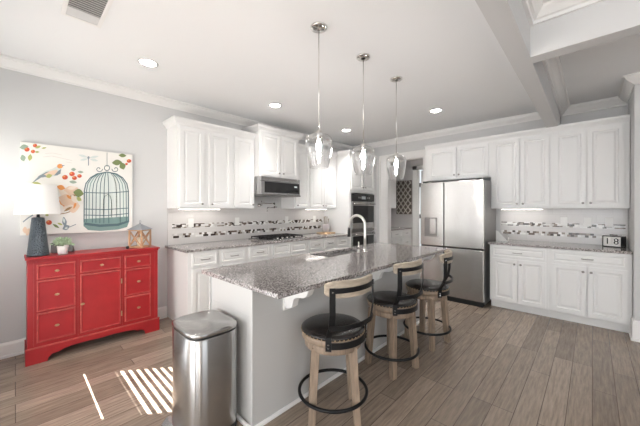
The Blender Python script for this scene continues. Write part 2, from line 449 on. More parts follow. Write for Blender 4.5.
# ------------------------------------------------------------------ kitchen cabinets
RL = PI / 2   # rotation of the left run (front faces +x)
CABCR = [(0, -.005), (.012, -.005), (.014, .01), (.03, .03), (.048, .05), (.05, .062), (.058, .064), (.058, .075), (0, .075)]
def knob(parent, x, z):
    o = MB().lathe([(.005, 0), (.005, .012), (.012, .018), (.014, .024), (.009, .029)], n=12).build('knob', M['pewter'], parent)
    o.matrix_local = Matrix.Translation((x, -.02, z)) @ Matrix.Rotation(PI / 2, 4, 'X')
def pull(parent, x, z, w=.10):
    MB().tube([(x - w / 2, -.02, z), (x - w / 2, -.045, z), (x - w * .3, -.05, z), (x + w * .3, -.05, z), (x + w / 2, -.045, z), (x + w / 2, -.02, z)], .0045, 8).build('pull', M['pewter'], parent)
def front(root, kind, x0, x1, z0, z1, hw=None):
    if kind == 'door':
        o = MB().panel(x0, x1, z0, z1, -.02).build('door', M['cab'], root)
    else:
        o = MB().panel(x0, x1, z0, z1, -.02, rings=((0, 0), (.02, 0), (.026, .009), (.035, .01), (.046, .004))).build('drawer', M['cab'], root)
    if hw == 'pull': pull(o, (x0 + x1) / 2, (z0 + z1) / 2)
    elif hw: knob(o, *hw)
    return o
def cabinet(name, label, loc, rz, w, d, z0, z1, fronts, crown=None, toe=False, group=None, ends=(0, 0)):
    r = thing(name, label, 'cabinet', loc, rz, group)
    b = MB().box(0, w, 0, d, z0, z1)
    if toe: b = MB().box(0, w, 0, d, .105, z1).box(0, w, .07, d, 0, .105)
    b.build('cabinet_body', M['cab'], r, bevel=.002)
    for f in fronts: front(r, *f)
    if crown is not None:
        path = [(0, 0), (w, 0)]
        if crown[0]: path = [(0, d)] + path
        if crown[1]: path = path + [(w, d)]
        prof = [(o, z1 + zz) for o, zz in CABCR]
        c = MB().sweep(path, prof, -1)
        c.box(.001, w - .001, .001, d, z1, z1 + .07)
        c.build('crown_moulding', M['cab'], r)
    return r

# left wall, uppers. local x -> world y, local y -> world -x
XU = -3.62
UZ0, UZ1 = 1.385, 2.40
def kz(z0): return z0 + .055
cabinet('wall_cabinet', 'white two-door wall cabinet nearest the red sideboard', (XU, 1.33, 0), RL, .745, .33, UZ0, UZ1,
        [('door', .03, .325, UZ0 + .015, UZ1 - .02, (.295, kz(UZ0))), ('door', .395, .71, UZ0 + .015, UZ1 - .02, (.425, kz(UZ0)))], crown=(1, 0), group='left wall cabinets')
cabinet('wall_cabinet', 'white single-door wall cabinet just left of the microwave', (XU, 2.076, 0), RL, .344, .33, UZ0, UZ1,
        [('door', .015, .325, UZ0 + .015, UZ1 - .02, (.30, kz(UZ0)))], crown=(0, 0), group='left wall cabinets')
cabinet('wall_cabinet', 'taller white two-door cabinet mounted above the microwave', (-3.50, 2.42, 0), RL, .77, .45, 1.855, 2.515,
        [('door', .04, .375, 1.875, 2.495, (.345, 1.92)), ('door', .395, .73, 1.875, 2.495, (.425, 1.92))], crown=(1, 1), group='left wall cabinets')
cabinet('wall_cabinet', 'white single-door wall cabinet just right of the microwave', (XU, 3.192, 0), RL, .36, .33, UZ0, UZ1,
        [('door', .03, .345, UZ0 + .015, UZ1 - .02, (.06, kz(UZ0)))], crown=(0, 0), group='left wall cabinets')
cabinet('wall_cabinet', 'white two-door wall cabinet beside the oven tower', (XU, 3.553, 0), RL, .732, .33, UZ0, UZ1,
        [('door', .02, .36, UZ0 + .015, UZ1 - .02, (.33, kz(UZ0))), ('door', .375, .70, UZ0 + .015, UZ1 - .02, (.40, kz(UZ0)))], crown=(0, 0), group='left wall cabinets')

# left wall, base run
XBF = -3.32
BT = .883
def base_left(label, y0, y1, fr):
    return cabinet('base_cabinet', label, (XBF, y0, 0), RL, y1 - y0 - .001, .628, 0, BT, fr, toe=True, group='left base cabinets')
dz0, dz1 = .715, .86
base_left('white base cabinet at the end of the cooktop run, beside the red sideboard', 1.335, 1.71, [('drawer', .045, .345, dz0, dz1, 'pull'), ('door', .045, .345, .13, .69, (.31, .63))])
base_left('white drawer base cabinet second from the red sideboard end', 1.71, 2.10, [('drawer', .04, .355, dz0, dz1, 'pull'), ('door', .04, .355, .13, .69, (.07, .63))])
base_left('white drawer base cabinet directly left of the cooktop cabinet', 2.10, 2.49, [('drawer', .045, .35, dz0, dz1, 'pull'), ('door', .045, .35, .13, .69, (.31, .63))])
base_left('white base cabinet with two plain false fronts under the gas cooktop', 2.49, 3.22, [('drawer', .04, .345, dz0, dz1), ('drawer', .375, .69, dz0, dz1), ('door', .04, .345, .13, .69, (.31, .63)), ('door', .375, .69, .13, .69, (.41, .63))])
base_left('white drawer base cabinet directly right of the cooktop cabinet', 3.22, 3.595, [('drawer', .04, .35, dz0, dz1, 'pull'), ('door', .04, .35, .13, .69, (.07, .63))])
base_left('narrow white drawer base cabinet, second from the oven tower', 3.595, 3.92, [('drawer', .02, .30, dz0, dz1, 'pull'), ('door', .02, .30, .13, .69, (.27, .63))])
base_left('white drawer base cabinet touching the oven tower', 3.92, 4.29, [('drawer', .02, .345, dz0, dz1, 'pull'), ('door', .02, .345, .13, .69, (.05, .63))])
tag(MB().box(XL + .011, -3.29, 1.30, 4.289, .884, .914).build('countertop', M['granite'], bevel=.006), 'grey speckled granite countertop under the gas cooktop along the left wall', 'countertop')

# oven tower
tw = thing('oven_tower_cabinet', 'tall white cabinet holding the double wall oven', 'cabinet', (-3.30, 4.292, 0), RL)
b = MB()
b.box(0, .02, 0, .648, 0, 2.40).box(.845, .865, 0, .648, 0, 2.40).box(.02, .845, .0, .648, 1.69, 2.40).box(.02, .845, .0, .648, .105, .40).box(.02, .845, .07, .648, 0, .105)
b.box(.02, .05, 0, .02, .40, 1.69).box(.815, .845, 0, .02, .40, 1.69).box(.865, .926, 0, .02, 0, 2.40)
b.build('cabinet_body', M['cab'], tw, bevel=.002)
front(tw, 'door', .045, .425, 1.76, 2.37, (.39, 1.80)); front(tw, 'door', .44, .82, 1.76, 2.37, (.475, 1.80))
front(tw, 'drawer', .045, .82, .14, .37, 'pull')
c = MB().sweep([(0, .255), (0, 0), (.926, 0)], [(o, 2.40 + zz) for o, zz in CABCR], -1); c.box(.001, .92, .001, .648, 2.40, 2.47); c.build('crown_moulding', M['cab'], tw)
ov = thing('double_wall_oven', 'stainless double wall oven with black glass doors in the tall cabinet', 'oven', (-3.30, 4.345, 0), RL)
MB().box(.0, .755, .021, .55, .42, 1.67).build('oven_body', M['steel_dark'], ov)
c = MB().box(0, .755, -.022, .02, 1.53, 1.67).build('control_panel', M['black'], ov)
MB().box(.31, .445, -.025, -.022, 1.57, 1.63).build('display', mat('oven_display', (.35, .4, .42), .3), c)
for k in (.2, .26, .5, .56): MB().box(k, k + .03, -.025, -.022, 1.585, 1.615).build('button', M['steel'], c)
for (z0, z1, nm) in ((1.0, 1.52, 'upper'), (.43, .93, 'lower')):
    o = MB().box(0, .755, -.026, .02, z0, z1).build('oven_door', M['steel'], ov, bevel=.004)
    MB().box(.03, .725, -.029, -.026, z0 + (.11 if nm == 'upper' else .06), z1 - .075).build('window', M['black'], o)
    MB().tube([(.05, -.03, z1 - .04), (.05, -.07, z1 - .04), (.705, -.07, z1 - .04), (.705, -.03, z1 - .04)], .011, 10).build('handle', M['steel'], o)
MB().box(0, .755, -.02, .02, .94, .99).build('vent_strip', M['steel_dark'], ov)

# right wall
YU = 4.87
RZ1 = 2.385
def two_doors(x0, xm, x1, z0, z1, up):
    zk = z0 + .05 if up else z1 - .06
    return [('door', x0, xm - .006, z0, z1, (xm - .035, zk)), ('door', xm + .006, x1, z0, z1, (xm + .035, zk))]
cabinet('wall_cabinet', 'short white two-door cabinet above the refrigerator', (-2.09, YU, 0), 0, .99, .348, 1.855, RZ1,
        two_doors(.05, .515, .96, 1.875, RZ1 - .02, 1), crown=(0, 0), group='fridge wall cabinets')
cabinet('wall_cabinet', 'tall white two-door wall cabinet just right of the refrigerator', (-1.10, YU, 0), 0, .70, .348, UZ0, RZ1,
        two_doors(.025, .365, .685, UZ0 + .015, RZ1 - .02, 1), crown=(0, 0), group='fridge wall cabinets')
cabinet('wall_cabinet', 'tall white two-door wall cabinet at the far right corner above the clock', (-.40, YU, 0), 0, .715, .348, UZ0, RZ1,
        two_doors(.035, .35, .67, UZ0 + .015, RZ1 - .02, 1), crown=(0, 0), group='fridge wall cabinets')
cabinet('base_cabinet', 'white base cabinet with wide drawer and two doors beside the refrigerator', (-1.05, 4.60, 0), 0, .65, .618, 0, BT,
        [('drawer', .03, .625, .72, .86, 'pull')] + two_doors(.03, .33, .625, .125, .70, 0), toe=True, group='fridge wall base cabinets')
cabinet('base_cabinet', 'white base cabinet with wide drawer and two doors below the block clock', (-.40, 4.60, 0), 0, .715, .618, 0, BT,
        [('drawer', .035, .68, .72, .86, 'pull')] + two_doors(.035, .355, .68, .125, .70, 0), toe=True, group='fridge wall base cabinets')
tag(MB().box(-1.07, .318, 4.57, YB - .012, .884, .914).build('countertop', M['granite'], bevel=.006), 'grey speckled granite countertop right of the refrigerator under the block clock', 'countertop')

# under-cabinet lights
for (loc, rz, w, lab) in (((-3.80, 1.42, UZ0 - .016), RL, .55, 'slim lit strip light under the wall cabinet nearest the sideboard'),
                          ((-3.80, 3.65, UZ0 - .016), RL, .55, 'slim lit strip light under the wall cabinet beside the oven tower'),
                          ((-1.0, 5.06, UZ0 - .016), 0, .50, 'slim lit strip light under the wall cabinet right of the refrigerator')):
    r = thing('under_cabinet_light', lab, 'light', loc, rz)
    MB().box(0, w, -.02, .02, .004, .0155).build('housing', M['plate'], r)
    MB().box(.01, w - .01, -.016, .016, 0, .004).build('lens', M['led'], r)

# ------------------------------------------------------------------ refrigerator
fr = thing('refrigerator', 'stainless refrigerator with water dispenser in the left door', 'refrigerator', (-2.0, 4.45, 0))
MB().box(.0, .905, .07, .72, .03, 1.785).build('cabinet_body', mat('fridge_side', (.30, .295, .29), .4, .6), fr)
MB().box(.02, .885, .03, .6, 0, .03).build('base', M['shadow_gap'], fr)
def fdoor(x0, x1, z0, z1, nm):
    return MB().box(x0, x1, 0, .066, z0, z1).build(nm, M['steel'], fr, bevel=.008)
d1 = fdoor(0, .362, .815, 1.79, 'door'); fdoor(.372, .91, .815, 1.79, 'door')
fdoor(0, .362, .075, .795, 'freezer_door'); fdoor(.372, .91, .075, .795, 'freezer_door')
MB().box(.01, .9, .012, .07, .03, .07).build('kick_plate', M['shadow_gap'], fr)
MB().box(.01, .9, .02, .07, .79, .82).build('door_gap_shade', M['shadow_gap'], fr)  # black strip paints the shade in the gap between the doors
MB().box(.36, .375, .02, .07, .08, 1.78).build('door_gap_shade', M['shadow_gap'], fr)
g = MB().box(.06, .285, -.003, .001, .95, 1.27).build('dispenser', M['steel'], fr, bevel=.003)
MB().box(.075, .27, -.005, -.003, .965, 1.245).build('recess', M['steel_dark'], g)
MB().box(.155, .25, -.016, -.005, .99, 1.23).build('dispenser_paddle', M['steel'], g, bevel=.006)
MB().box(.075, .27, -.02, -.004, .955, .97).build('drip_tray', M['steel_dark'], g)
for hx in (.03, .81): MB().box(hx, hx + .07, .03, .1, 1.79, 1.815).build('hinge_cover', M['blackplastic'], fr)
MB().box(.78, .875, -.0015, 0, 1.722, 1.734).build('nameplate', mat('silver_badge', (.86, .86, .85), .3, .5), fr)

# ------------------------------------------------------------------ microwave, cooktop, pot filler
mw = thing('microwave', 'stainless microwave with black glass front under the hood cabinet', 'microwave', (-3.46, 2.425, 1.575), RL)
MB().box(0, .755, .03, .48, .02, .278).build('microwave_body', M['steel'], mw)
MB().box(0, .755, -.005, .03, .215, .277).build('vent_grille', M['steel'], mw, bevel=.003)
for k in range(10): pass
g = MB()
for k in range(24): g.box(.04 + k * .028, .058 + k * .028, -.007, -.005, .232, .262)
g.build('vent_slots', M['pewter'], mw)
o = MB().box(0, .755, -.005, .03, .02, .212).build('door', M['steel'], mw, bevel=.004)
MB().box(.06, .58, -.008, -.005, .045, .205).build('window', M['black'], o)
c = MB().box(.585, .735, -.008, -.005, .045, .205).build('control_panel', M['black'], mw)
MB().box(.63, .69, -.0095, -.008, .14, .165).build('display', mat('lit_display', (.75, .8, .8), .4), c)
MB().box(0, .755, -.02, .40, 0, .02).build('bottom_vent', M['steel_dark'], mw)

ck = thing('gas_cooktop', 'stainless gas cooktop with black grates set on the left countertop', 'cooktop', (-3.36, 2.47, .9145), RL)
MB().box(0, .76, 0, .50, 0, .014).build('tray', M['steel'], ck, bevel=.004)
for bx, by in ((.16, .14), (.16, .37), (.38, .26), (.60, .14), (.60, .37)):
    MB().lathe([(.045, .014), (.05, .02), (.035, .028), (.03, .03)], bx, by, 16).build('burner', M['blackmetal'], ck)
for x0 in (.03, .27, .51):
    g = MB()
    for yy in (.06, .17, .26, .35, .46): g.box(x0, x0 + .22, yy - .006, yy + .006, .035, .047)
    for xx in (x0 + .006, x0 + .075, x0 + .145, x0 + .214): g.box(xx - .006, xx + .006, .054, .466, .035, .047)
    for xx in (x0 + .006, x0 + .214):
        for yy in (.06, .46): g.box(xx - .007, xx + .007, yy - .007, yy + .007, .014, .037)
    g.build('grate', M['blackmetal'], ck)
for k in range(5):
    o = MB().lathe([(.018, .014), (.018, .036), (.014, .04)], .20 + k * .09, .027, 14).build('control_knob', M['chrome'], ck)
pf = thing('pot_filler', 'chrome folding pot filler tap on the wall above the cooktop', 'faucet', (XL + .012, 2.72, 1.44))
MB().lathe([(.03, 0), (.03, .012), (.014, .02), (.014, .05)], n=16).build('wall_flange', M['chrome'], pf).rotation_euler = (0, PI / 2, 0)
MB().tube([(.05, 0, 0), (.08, 0, 0), (.08, .0, .03), (.10, .12, .03), (.12, .22, .03)], .009, 8).tube([(.12, .22, .045), (.12, .22, -.045)], .013, 8).build('swing_arm', M['chrome'], pf)
MB().tube([(.12, .22, -.04), (.20, .06, -.04), (.24, .0, -.04), (.25, -.02, -.06), (.25, -.02, -.10)], .009, 8).build('spout', M['chrome'], pf)
MB().tube([(.12, .22, -.03), (.16, .25, -.03)], .007, 8).tube([(.07, 0, .03), (.07, 0, .07)], .006, 8).build('lever', M['chrome'], pf)

# ------------------------------------------------------------------ island
def slab_hole(x0, x1, y0, y1, hx0, hx1, hy0, hy1, z0, z1):
    m = MB()
    O = [(x0, y0), (x1, y0), (x1, y1), (x0, y1)]; H = [(hx0, hy0), (hx1, hy0), (hx1, hy1), (hx0, hy1)]
    ot, ob = m.ring([(*p, z1) for p in O]), m.ring([(*p, z0) for p in O])
    ht, hb = m.ring([(*p, z1) for p in H]), m.ring([(*p, z0) for p in H])
    m.bridge(ot, ht); m.bridge(ob, hb); m.bridge(ot, ob); m.bridge(ht, hb)
    return m
isl = thing('kitchen_island', 'light grey painted kitchen island base below the long granite top', 'kitchen island', (-1.53, 1.02, 0))
IL = 2.38   # body length along y
slab_hole(-.58, 0, 0, IL, -.578, -.27, 1.0, 1.79, .69, .883).box(-.58, 0, 0, IL, 0, .69).build('island_body', M['island'], isl, bevel=.003)
MB().box(-.58, -.565, -.012, 0, .0, .883).box(-.03, .0, -.012, 0, 0, .883).build('end_stile', M['island'], isl)
MB().sweep([(-.58, IL), (-.58, -.012), (0, -.012), (0, IL)], [(0, 0), (.016, 0), (.016, .015), (.008, .022), (0, .022)], -1).build('shoe_moulding', M['trim'], isl)
for yy in (.245, 1.32, 2.2):
    g = MB()
    prof = [(0, .58), (.05, .58), (.075, .60), (.085, .64), (.09, .70), (.12, .755), (.17, .775), (.20, .80), (.225, .835), (.235, .862), (.235, .883), (0, .883)]
    prof = [(0, .70), (.025, .70), (.05, .705), (.075, .72), (.085, .755), (.10, .78), (.14, .795), (.185, .80), (.215, .82), (.232, .85), (.238, .883), (0, .883)]
    g.prism(prof, 'y', yy, yy + .055)
    c = g.build('corbel', M['trim'], isl, bevel=.003)
    MB().box(0, .012, yy - .015, yy + .07, .685, .883).build('corbel_back', M['trim'], c)
SX0, SX1, SY0, SY1 = -2.09, -1.83, 2.06, 2.78
tag(slab_hole(-2.16, -1.23, .97, 3.47, SX0, SX1, SY0, SY1, .884, .914).build('island_countertop', M['granite'], bevel=.005), 'long polished speckled granite slab on the island with a sink cut into it', 'countertop')
sk = thing('kitchen_sink', 'stainless double-bowl sink set in the island top', 'sink', (0, 0, 0))
def basin(y0, y1):
    m = MB(); e = .012
    rim = [(SX0 - e, y0), (SX1 + e, y0), (SX1 + e, y1), (SX0 - e, y1)]
    low = [(SX0 + .02, y0 + .03), (SX1 - .02, y0 + .03), (SX1 - .02, y1 - .03), (SX0 + .02, y1 - .03)]
    a = m.ring([(*p, .883) for p in rim]); b = m.ring([(*p, .71) for p in low]); c2 = m.ring([(*p, .705) for p in low]); d = m.ring([(*p, .883) for p in [(q[0] + s1 * .003, q[1] + s2 * .003) for q, (s1, s2) in zip(rim, ((-1, -1), (1, -1), (1, 1), (-1, 1)))]])
    m.bridge(a, b); m.bm.faces.new(b); m.bridge(d, c2); m.bm.faces.new(c2); m.bridge(a, d)
    o = m.build('bowl', M['steel'], sk)
    MB().lathe([(.04, .711), (.04, .714), (.02, .713)], (SX0 + SX1) / 2, (y0 + y1) / 2, 16).build('drain', M['chrome'], o)
basin(SY0 - .005, 2.41); basin(2.43, SY1 + .005)
# hollow in the island body under the sink: keep the body out of the bowls
fc = thing('kitchen_faucet', 'tall brushed nickel gooseneck faucet on the island beside the sink', 'faucet', (-1.775, 2.58, .914))
MB().lathe([(.028, 0), (.028, .008), (.02, .014), (.018, .05), (.014, .055)], n=20).build('base', M['chrome'], fc)
pts = [(0, 0, .05), (0, 0, .16), (0, 0, .27)]
M['satin'] = mat('satin_nickel', (.78, .76, .73), .3, .9)
for k in range(1, 13):
    a_ = PI * k / 12
    pts.append((-.105 + .105 * math.cos(a_), 0, .285 + .105 * math.sin(a_)))
pts.append((-.212, 0, .25))
MB().tube(pts, .0145, 12).build('gooseneck', M['satin'], fc)
MB().tube([(-.212, 0, .26), (-.214, 0, .22), (-.216, 0, .15)], [.014, .017, .019], 12).build('spray_head', M['blackplastic'], fc)
hh = thing('faucet_handle', 'small separate nickel lever handle beside the island faucet', 'faucet handle', (-1.80, 2.50, .914))
MB().lathe([(.02, 0), (.02, .006), (.012, .012), (.012, .035)], n=16).build('base', M['chrome'], hh)
MB().tube([(0, 0, .035), (0, .0, .06), (0, 0, .115)], [.011, .008, .006], 10).build('lever', M['chrome'], hh)

# ------------------------------------------------------------------ stools
def make_stool(loc, rot, legrot, label):
    r = thing('bar_stool', label, 'bar stool', loc, rot, 'swivel bar stools along the island')
    q = legrot - rot
    for k in range(4):
        a_ = q + PI / 4 + k * PI / 2
        top, bot = .165, .205
        c_, s2 = math.cos(a_), math.sin(a_)
        m = MB(); w = .021
        def sq(rad, z, ww):
            cx, cy = rad * c_, rad * s2
            ax, ay = math.cos(q), math.sin(q)
            return [(cx + ww * (i * ax - j * ay), cy + ww * (i * ay + j * ax), z) for i, j in ((-1, -1), (1, -1), (1, 1), (-1, 1))]
        A, B = m.ring(sq(bot, 0, .022)), m.ring(sq(top, .50, .026))
        m.bridge(A, B); m.bm.faces.new(A[::-1]); m.bm.faces.new(B)
        m.build('leg', M['stoolwood'], r, bevel=.003)
    MB().lathe([(.13, .475), (.187, .475), (.19, .48), (.19, .515), (.187, .52), (.13, .52)], n=40).build('apron_ring', M['stoolwood'], r)
    MB().lathe([(.05, .52), (.17, .52), (.17, .527), (.05, .527)], n=32).build('swivel_plate', M['blackmetal'], r)
    MB().lathe([(.10, .527), (.203, .527), (.208, .532), (.21, .565), (.205, .57), (.10, .57)], n=40).build('seat_ring', M['stoolwood'], r)
    s = MB().lathe([(.08, .57), (.207, .571), (.213, .578), (.211, .588), (.19, .602), (.15, .611), (.08, .616), (.01, .617)], n=48).build('seat', M['leather'], r)
    n = MB()
    for k in range(48):
        a_ = 2 * PI * k / 48
        n.lathe([(.0045, -.003), (.003, .003)], .2125 * math.cos(a_), .2125 * math.sin(a_), 6)
    o = n.build('nailheads', M['brass'], s); o.location = (0, 0, .577)
    MB().tube([(.226 * math.cos(2 * PI * k / 48), .226 * math.sin(2 * PI * k / 48), .16) for k in range(48)], .011, 10, closed=True).build('footrest_ring', M['blackmetal'], r)
    # backrest: curved rail bulging outward (+x)
    def arc(half, n, rad, off):
        res = []
        for k in range(n + 1):
            a_ = -half + 2 * half * k / n
            res.append((off + rad * math.cos(a_) - rad, rad * math.sin(a_)))
        return res
    def curved(half, rad, off, t, z0f, z1f, nm, mt, n=20, bev=.004):
        inner = arc(half, n, rad, off); m = MB(); rs = []
        for k, (x, y) in enumerate(inner):
            u = 2 * k / n - 1; d = Vector((x - (off - rad), y)).normalized()
            rs.append(m.ring([(x, y, z0f(u)), (x + d.x * t, y + d.y * t, z0f(u)), (x + d.x * t, y + d.y * t, z1f(u)), (x, y, z1f(u))]))
        for A, B in zip(rs, rs[1:]): m.bridge(A, B)
        m.bm.faces.new(rs[0][::-1]); m.bm.faces.new(rs[-1])
        return m.build(nm, mt, r, bevel=bev)
    H = .70; RD = .305
    curved(H, RD, .218, .024, lambda u: .842 + .03 * abs(u) ** 6, lambda u: .950 - .022 * abs(u) ** 6 - .004 * (1 - u * u), 'backrest_rail', M['railwood'], bev=.006)
    curved(H * .86, RD + .024, .242, .008, lambda u: .875, lambda u: .905, 'back_strap', M['blackmetal'], bev=.001)
    curved(H * .86, RD + .024, .242, .008, lambda u: .655 - 0 * u, lambda u: .683, 'lower_back_strap', M['blackmetal'], bev=.001)
    curved(.80, .212, .2125, .007, lambda u: .525, lambda u: .565, 'seat_strap', M['blackmetal'], bev=.001)
    for sgn in (-1, 1):
        a_ = sgn * H * .80
        xt, yt = .250 - RD - .024 + (RD + .028) * math.cos(a_) - .004, (RD + .028) * math.sin(a_)
        a2 = sgn * .84
        xb, yb = .219 * math.cos(a2), .219 * math.sin(a2)
        m = MB(); w = .018; t_ = .004
        def sec(x, y, z, ang):
            ca, sa = math.cos(ang), math.sin(ang)
            return [(x + i * t_ * ca - j * w * sa, y + i * t_ * sa + j * w * ca, z) for i, j in ((-1, -1), (1, -1), (1, 1), (-1, 1))]
        secs = [(xb, yb, .515, a2), (xb, yb, .60, a2), (xt * .75 + xb * .25, yt * .75 + yb * .25, .67, a_), (xt, yt, .75, a_), (xt, yt, .908, a_)]
        rs = [m.ring(sec(*q_)) for q_ in secs]
        for A, B in zip(rs, rs[1:]): m.bridge(A, B)
        m.bm.faces.new(rs[0][::-1]); m.bm.faces.new(rs[-1])
        p = m.build('back_post', M['blackmetal'], r)
        rv = MB()
        for (x_, y_, z_, an) in ((xb, yb, .535, a2), (xb, yb, .556, a2), (xt, yt, .885, a_)):
            rv.box(x_ + .003 * math.cos(an) - .004, x_ + .003 * math.cos(an) + .005, y_ + .004 * math.sin(an) - .004, y_ + .004 * math.sin(an) + .004, z_ - .004, z_ + .004)
        rv.build('rivets', M['steel'], p)
    return r
make_stool((-1.275, 1.475, 0), math.radians(-8), math.radians(45), 'round black leather swivel stool nearest the camera and trash can')
make_stool((-1.285, 2.275, 0), math.radians(-5), math.radians(-12), 'round black leather swivel stool in the middle of the island row')
make_stool((-1.255, 2.95, 0), math.radians(14), math.radians(-8), 'round black leather swivel stool nearest the refrigerator, turned sideways')

# ------------------------------------------------------------------ trash can
tc_ = thing('trash_can', 'stainless step trash can with flat lid beside the island end', 'trash can', (-1.80, .83, 0), 0)
def sup(a, b, n, z, sc=1, k=40):
    out = []
    for i in range(k):
        th = 2 * PI * i / k; c_, s2 = math.cos(th), math.sin(th)
        out.append((sc * a * math.copysign(abs(c_) ** (2 / n), c_), sc * b * math.copysign(abs(s2) ** (2 / n), s2), z))
    return out
def supstack(specs, name, m_, parent, n=4.2):
    m = MB(); rs = [m.ring(sup(a, b, n, z)) for a, b, z in specs]
    for A, B in zip(rs, rs[1:]): m.bridge(A, B, 0, True)
    m.bm.faces.new(rs[0][::-1]); m.bm.faces.new(rs[-1])
    return m.build(name, m_, parent)
A_, B_ = .195, .155
supstack([(A_, B_, 0), (A_, B_, .035)], 'base', M['blackplastic'], tc_)
supstack([(A_ - .004, B_ - .004, .03), (A_ - .003, B_ - .003, .05), (A_, B_, .06), (A_, B_, .618), (A_ - .004, B_ - .004, .624)], 'can_body', M['steel'], tc_)
supstack([(A_ - .008, B_ - .008, .622), (A_ - .008, B_ - .008, .634)], 'lid_gasket', M['blackplastic'], tc_)
supstack([(A_ - .002, B_ - .002, .634), (A_ + .002, B_ + .002, .637), (A_ + .002, B_ + .002, .652), (A_ - .004, B_ - .004, .659), (A_ - .018, B_ - .018, .661), (A_ - .024, B_ - .024, .657), (.02, .02, .657)], 'lid', M['steel'], tc_)
MB().box(-.09, .09, B_ + .001, B_ + .018, .56, .645).build('hinge_housing', M['blackplastic'], tc_, bevel=.004)
MB().prism([(-.20, 0), (-.145, 0), (-.145, .05), (-.17, .05), (-.20, .02)], 'x', -.17, -.03).build('pedal', M['steel'], tc_, bevel=.004)

# ------------------------------------------------------------------ red sideboard (local x -> world y)
SBX = -3.60
sb = thing('sideboard', 'distressed red sideboard with brass knobs against the left wall', 'sideboard', (SBX, .07, 0), RL)
SW, SD_ = 1.045, .31
MB().box(0, SW, 0, SD_, .10, .905).build('body', M['red'], sb, bevel=.003)
m = MB().box(-.014, SW + .014, -.028, SD_ + .01, .925, .942).box(-.004, SW + .004, -.012, SD_ + .01, .905, .925)
m.build('top', M['red'], sb, bevel=.004)
sk_ = [(-.012, 0), (.13, 0), (.135, .03), (.16, .055), (.21, .06), (.24, .075), (.30, .085), (.42, .088), (SW / 2, .083)]
pr_ = sk_ + [(SW - x, z) for x, z in sk_[::-1][1:]] + [(SW + .012, .135), (-.012, .135)]
m = MB().prism(pr_, 'y', -.02, 0)
m.box(-.012, 0, 0, SD_, 0, .135).box(SW, SW + .012, 0, SD_, 0, .135)
m.build('base_skirt', M['red'], sb, bevel=.002)
MB().box(-.013, SW + .013, -.022, -.004, .135, .145).build('base_bead', M['red_edge'], sb)
def sbfront(x0, x1, z0, z1, nm, kn=None):
    g = MB().panel(x0, x1, z0, z1, -.012, .012, rings=((0, 0), (.005, -.004), (.010, -.004), (.014, .003), (.024, .004)), mis=[1, 1, 1, 0, 0])
    o = g.build(nm, [M['red'], M['red_edge']], sb)
    if kn is None: kn = ((x0 + x1) / 2, (z0 + z1) / 2)
    k = MB().lathe([(.006, 0), (.006, .008), (.012, .014), (.014, .021), (.010, .026)], n=14, sx=1.2, sy=.8).build('knob', M['brass'], o)
    k.matrix_local = Matrix.Translation((kn[0], -.012, kn[1])) @ Matrix.Rotation(PI / 2, 4, 'X')
    return o
for z0, z1 in ((.745, .875), (.455, .73), (.18, .44)):
    sbfront(.06, .325, z0, z1, 'drawer')
    sbfront(.725, .97, z0, z1, 'drawer')
sbfront(.36, .69, .755, .875, 'drawer')
dd = sbfront(.36, .69, .175, .74, 'door', (.375, .46))
for zz in (.62, .28): MB().box(.692, .70, -.016, -.004, zz - .025, zz + .025).build('hinge', M['brass'], dd)
for xx in (.04, .345, .705, SW - .03): MB().box(xx - .001, xx + .001, -.003, 0, .155, .895).build('stile_bead', M['red_edge'], sb)

# ------------------------------------------------------------------ things on the sideboard
TZ = .942
lp = thing('table_lamp', 'tapered hammered grey metal table lamp with white drum shade', 'lamp', (-3.745, .145, TZ + .0005))
MB().lathe([(.080, 0), (.081, .006), (.076, .012), (.045, .345), (.043, .352), (.02, .356)], n=32).build('lamp_base', M['hammered'], lp)
MB().lathe([(.012, .355), (.012, .42), (.018, .42), (.018, .47)], n=12).build('stem', M['chrome'], lp)
m = MB().lathe([(.158, .385), (.130, .655)], n=40, cap=False).lathe([(.155, .385), (.127, .655)], n=40, cap=False)
m.build('lamp_shade', M['shade'], lp)
g = MB()
for k in range(3):
    a_ = k * 2 * PI / 3; g.tube([(0, 0, .64), (.133 * math.cos(a_), .133 * math.sin(a_), .645)], .002, 6)
g.tube([(0, 0, .46), (0, 0, .66)], .003, 6).build('shade_spider', M['chrome'], lp)
MB().lathe([(.01, .47), (.03, .51), (.03, .55), (.012, .58)], n=14).build('light_bulb', M['plate'], lp)

pp = thing('potted_plant', 'small leafy pale green plant in a white pot on the sideboard', 'plant', (-3.67, .31, TZ + .0005))
MB().lathe([(.030, 0), (.036, .005), (.043, .075), (.044, .08), (.039, .08), (.038, .066), (.01, .066)], n=24).build('pot', M['pot'], pp)
MB().lathe([(.038, .066), (.03, .07), (.005, .07)], n=16).build('soil', M['dark'], pp)
g = MB()
for k in range(170):
    az, el = random.uniform(0, 2 * PI), random.uniform(-.25, 1.4)
    rr = random.uniform(.04, .085)
    c = Vector((rr * math.cos(az) * math.cos(el), rr * math.sin(az) * math.cos(el), .10 + rr * .75 * math.sin(el)))
    d = (c - Vector((0, 0, .06))).normalized(); sd2 = d.cross(Vector((random.uniform(-1, 1), random.uniform(-1, 1), random.uniform(-1, 1)))).normalized()
    L_, W_ = random.uniform(.018, .032), random.uniform(.006, .011)
    up = d.cross(sd2) * .003
    vs = g.ring([c - d * L_ * .5, c + sd2 * W_ + up, c + d * L_ * .5, c - sd2 * W_ + up])
    g.bm.faces.new(vs)
for k in range(22):
    az = random.uniform(0, 2 * PI); rr = random.uniform(.03, .08)
    g.tube([(0, 0, .075), (rr * .5 * math.cos(az), rr * .5 * math.sin(az), .12), (rr * math.cos(az), rr * math.sin(az), .14)], .0012, 4)
g.build('foliage', M['leaf'], pp)
